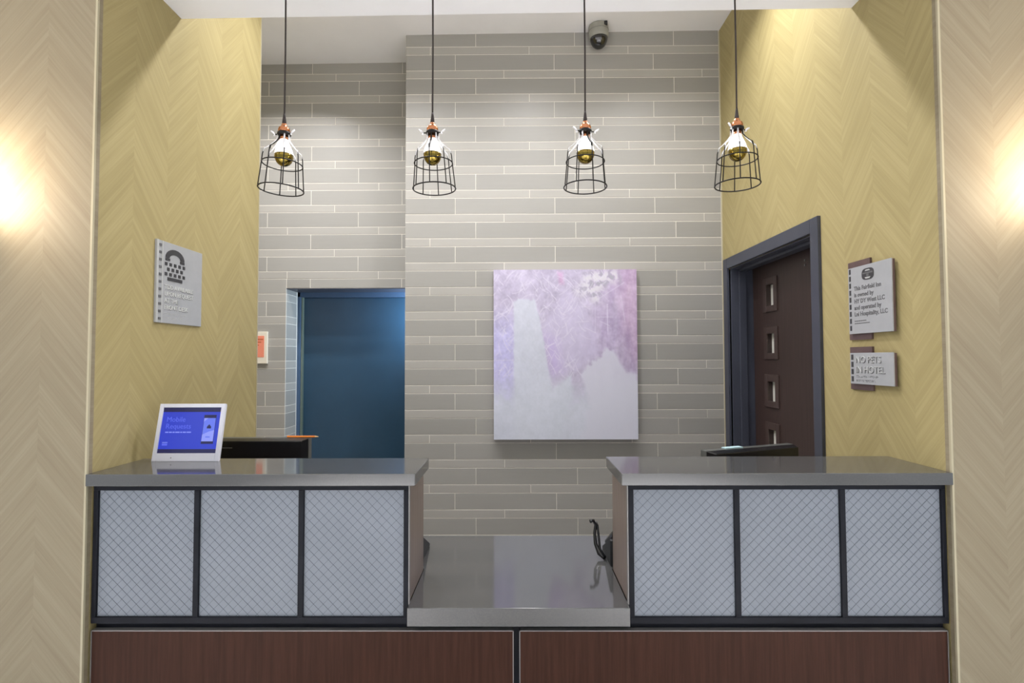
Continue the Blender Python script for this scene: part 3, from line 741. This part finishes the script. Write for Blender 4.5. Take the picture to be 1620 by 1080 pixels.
Xs = lambda a: sx0+a*(sx1-sx0); Zs = lambda a: sz0+a*(sz1-sz0)
MB().prism([(Xs(0.728), Zs(0.255)), (Xs(0.926), Zs(0.255)), (Xs(0.926), Zs(0.50)), (Xs(0.84), Zs(0.47)), (Xs(0.728), Zs(0.40))], 0.0016, 0.0021).build('phone_picture', mt['s_ph2'], sc)
MB().prism([(Xs(0.728), Zs(0.68)), (Xs(0.80), Zs(0.765)), (Xs(0.728), Zs(0.765))], 0.0016, 0.0021).build('phone_picture', mt['s_ph2'], sc)
MB().prism([(Xs(0.795), Zs(0.535)), (Xs(0.865), Zs(0.535)), (Xs(0.865), Zs(0.575)), (Xs(0.83), Zs(0.625)), (Xs(0.795), Zs(0.575))], 0.0012, 0.0017).build('house_icon', mt['s_navy'], sc)
sp('picture_caption', 0.79, 0.335, 0.865, 0.365, mt['s_ph'], 0.0014)
put_text('Mobile', 0.0235, mt['s_txt'], 'lettering', sc, Xs(0.075), 0.0026, Zs(0.685), thick=0.0003)
put_text('Requests', 0.0235, mt['s_txt'], 'lettering', sc, Xs(0.075), 0.0026, Zs(0.535), thick=0.0003)
x = 0.085; r_ = random.Random(9); ml = MB()
while x < 0.52:
    l = r_.uniform(0.03, 0.08); x1_ = min(x+l, 0.53); ml.box(Xs(x), 0.0020, Zs(0.442), Xs(x1_), 0.0028, Zs(0.466)); x = x1_+0.012
o = ml.build('fine_print', mt['s_line'], sc); o['kind'] = 'stuff'
sp('corner_mark', 0.06, 0.225, 0.15, 0.240, mt['s_line']); sp('corner_mark', 0.06, 0.165, 0.15, 0.210, mt['s_txt'])
MB().lathe([(0.0, 0.0), (0.0018, 0.0), (0.0018, 0.0006)], n=12).build('sensor_dot', mt['sign_grey'], tb)
tb.children[-1].rotation_euler = (PI/2, 0, 0); tb.children[-1].location = (-0.047, 0.0002, 0.0115)
# prop behind
tb2 = MB(); tb2.prism([(0.018, 0.10), (0.018, 0.090), (0.034, 0.0075), (0.044, 0.0095)], -0.02, 0.02, axis=0); tb2.build('prop_foot', mt['white'], tb, 0.001)

# ------------------------------------------------------------------ monitors behind the counters
def monitor(label, loc, rz, Wm, Hm, tilt, cap):
    """seen from behind: its curved back shell faces the camera; local origin on the worktop below it"""
    o = thing('monitor', label, 'monitor', loc); o.rotation_euler.z = rz
    top = cap - loc[2]
    MB().prism([(-0.13, -0.09), (0.13, -0.09), (0.10, 0.09), (-0.10, 0.09)], 0.0, 0.014, axis=2).build('foot', mt['black_soft'], o, 0.003)
    MB().prism([(-0.03, 0.0), (0.03, 0.0), (0.025, top*0.75), (-0.025, top*0.75)], -0.015, 0.01, axis=1).build('neck', mt['black_soft'], o, 0.003)
    hd = bpy.data.objects.new('head', None); COL.objects.link(hd); hd.parent = o; hd.location = (0, 0, top); hd.rotation_euler.x = tilt
    a = Wm/2
    # rim (staff side) and bulged back (camera side)
    MB().box(-a, 0.030, -Hm, a, 0.062, 0.0).build('bezel', mt['grey_face'], hd, 0.003)
    b = MB()
    vs = [(-a, 0.032, 0.0), (a, 0.032, 0.0), (a, 0.032, -Hm), (-a, 0.032, -Hm), (-a+0.014, -0.004, -0.006), (a-0.014, -0.004, -0.006), (a-0.014, -0.004, -Hm+0.01), (-a+0.014, -0.004, -Hm+0.01)]
    b.add(vs, [(0,1,5,4),(1,2,6,5),(2,3,7,6),(3,0,4,7),(4,5,6,7),(0,3,2,1)])
    b.build('back_shell', mt['black_gloss'], hd, 0.003)
    MB().box(-a+0.002, 0.0615, -Hm+0.02, a-0.002, 0.0632, -0.014).build('display', mt['black_gloss'], hd)
    return o, hd
mL, hL = monitor('black monitor seen from behind above the left countertop, orange pencil on top', (-1.02, 1.99, 0.797), -0.02, 0.425, 0.29, 0.0, 1.212)
MB().box(-0.117, -0.0055, -0.034, -0.070, -0.0035, -0.0305).build('small_label', mt['sign_grey'], hL)
mR, hR = monitor('black monitor seen from behind above the right countertop, skewed, pale blue card on top', (0.905, 1.940, 0.797), 0.36, 0.425, 0.27, 0.0, 1.181)

# pencil on left monitor
pc = thing('pencil', 'short orange pencil lying on top of the left monitor', 'pencil', (-0.838, 2.028, 1.2165)); pc.rotation_euler.z = -0.02
def hexrod(a, b, r0, r1):
    m = MB(); m.tube([(a, 0, 0), (b, 0, 0)], [r0, r1], 6); m.sm = [False]*len(m.f); return m
hexrod(-0.058, 0.052, 0.0042, 0.0042).build('body', mt['pencil'], pc)
hexrod(0.052, 0.066, 0.0042, 0.0010).build('tip', mt['pencil_tip'], pc)
cd = MB().box(-0.040, -0.012, 0, 0.040, 0.012, 0.004).build('card', mt['card'], None)
cd.location = (0.815, 1.955, 1.1815); cd.rotation_euler.z = 0.36
tag(cd, 'pale blue card lying on top of the right monitor', 'card')

# ------------------------------------------------------------------ desk phones half behind the risers
def phone(label, loc, rz, arm):
    o = thing('desk_phone', label, 'phone', loc); o.rotation_euler.z = rz
    MB().prism([(-0.085, 0.0), (0.085, 0.0), (0.085, 0.012), (-0.070, 0.090), (-0.085, 0.090)], -0.06, 0.06, axis=0).build('body', mt['black_soft'], o, 0.003)
    MB().prism([(0.078, 0.0105), (0.084, 0.014), (0.030, 0.0445), (0.026, 0.040)], -0.05, 0.05, axis=0).build('faceplate', mt['silver'], o)
    h = MB(); h.tube([(-0.035, -0.075, 0.098), (-0.035, -0.04, 0.100), (-0.035, 0.02, 0.068), (-0.035, 0.075, 0.030)], [0.016, 0.011, 0.011, 0.016], 12)
    h.build('handset', mt['black_gloss'], o)
    if arm:
        c = MB(); c.tube([(-0.070, -0.03, 0.010), (-0.086, -0.01, 0.018), (-0.096, 0.01, 0.045), (-0.098, 0.02, 0.080), (-0.092, 0.03, 0.108), (-0.100, 0.035, 0.122), (-0.112, 0.03, 0.120)], [0.008, 0.008, 0.0065, 0.0055, 0.0055, 0.006, 0.007], 10)
        c.tube([(-0.070, -0.02, 0.012), (-0.082, 0.0, 0.030), (-0.084, 0.02, 0.075), (-0.086, 0.03, 0.105), (-0.092, 0.035, 0.118)], 0.0045, 8)
        c.build('looped_cord', mt['black_gloss'], o)
    return o
phone('black desk phone with a looped cord at the right end of the low worktop', (0.388, 1.90, 0.797), 0.0, True)
phone('black desk phone barely showing behind the left raised counter', (-0.392, 1.93, 0.797), 0.0, False)
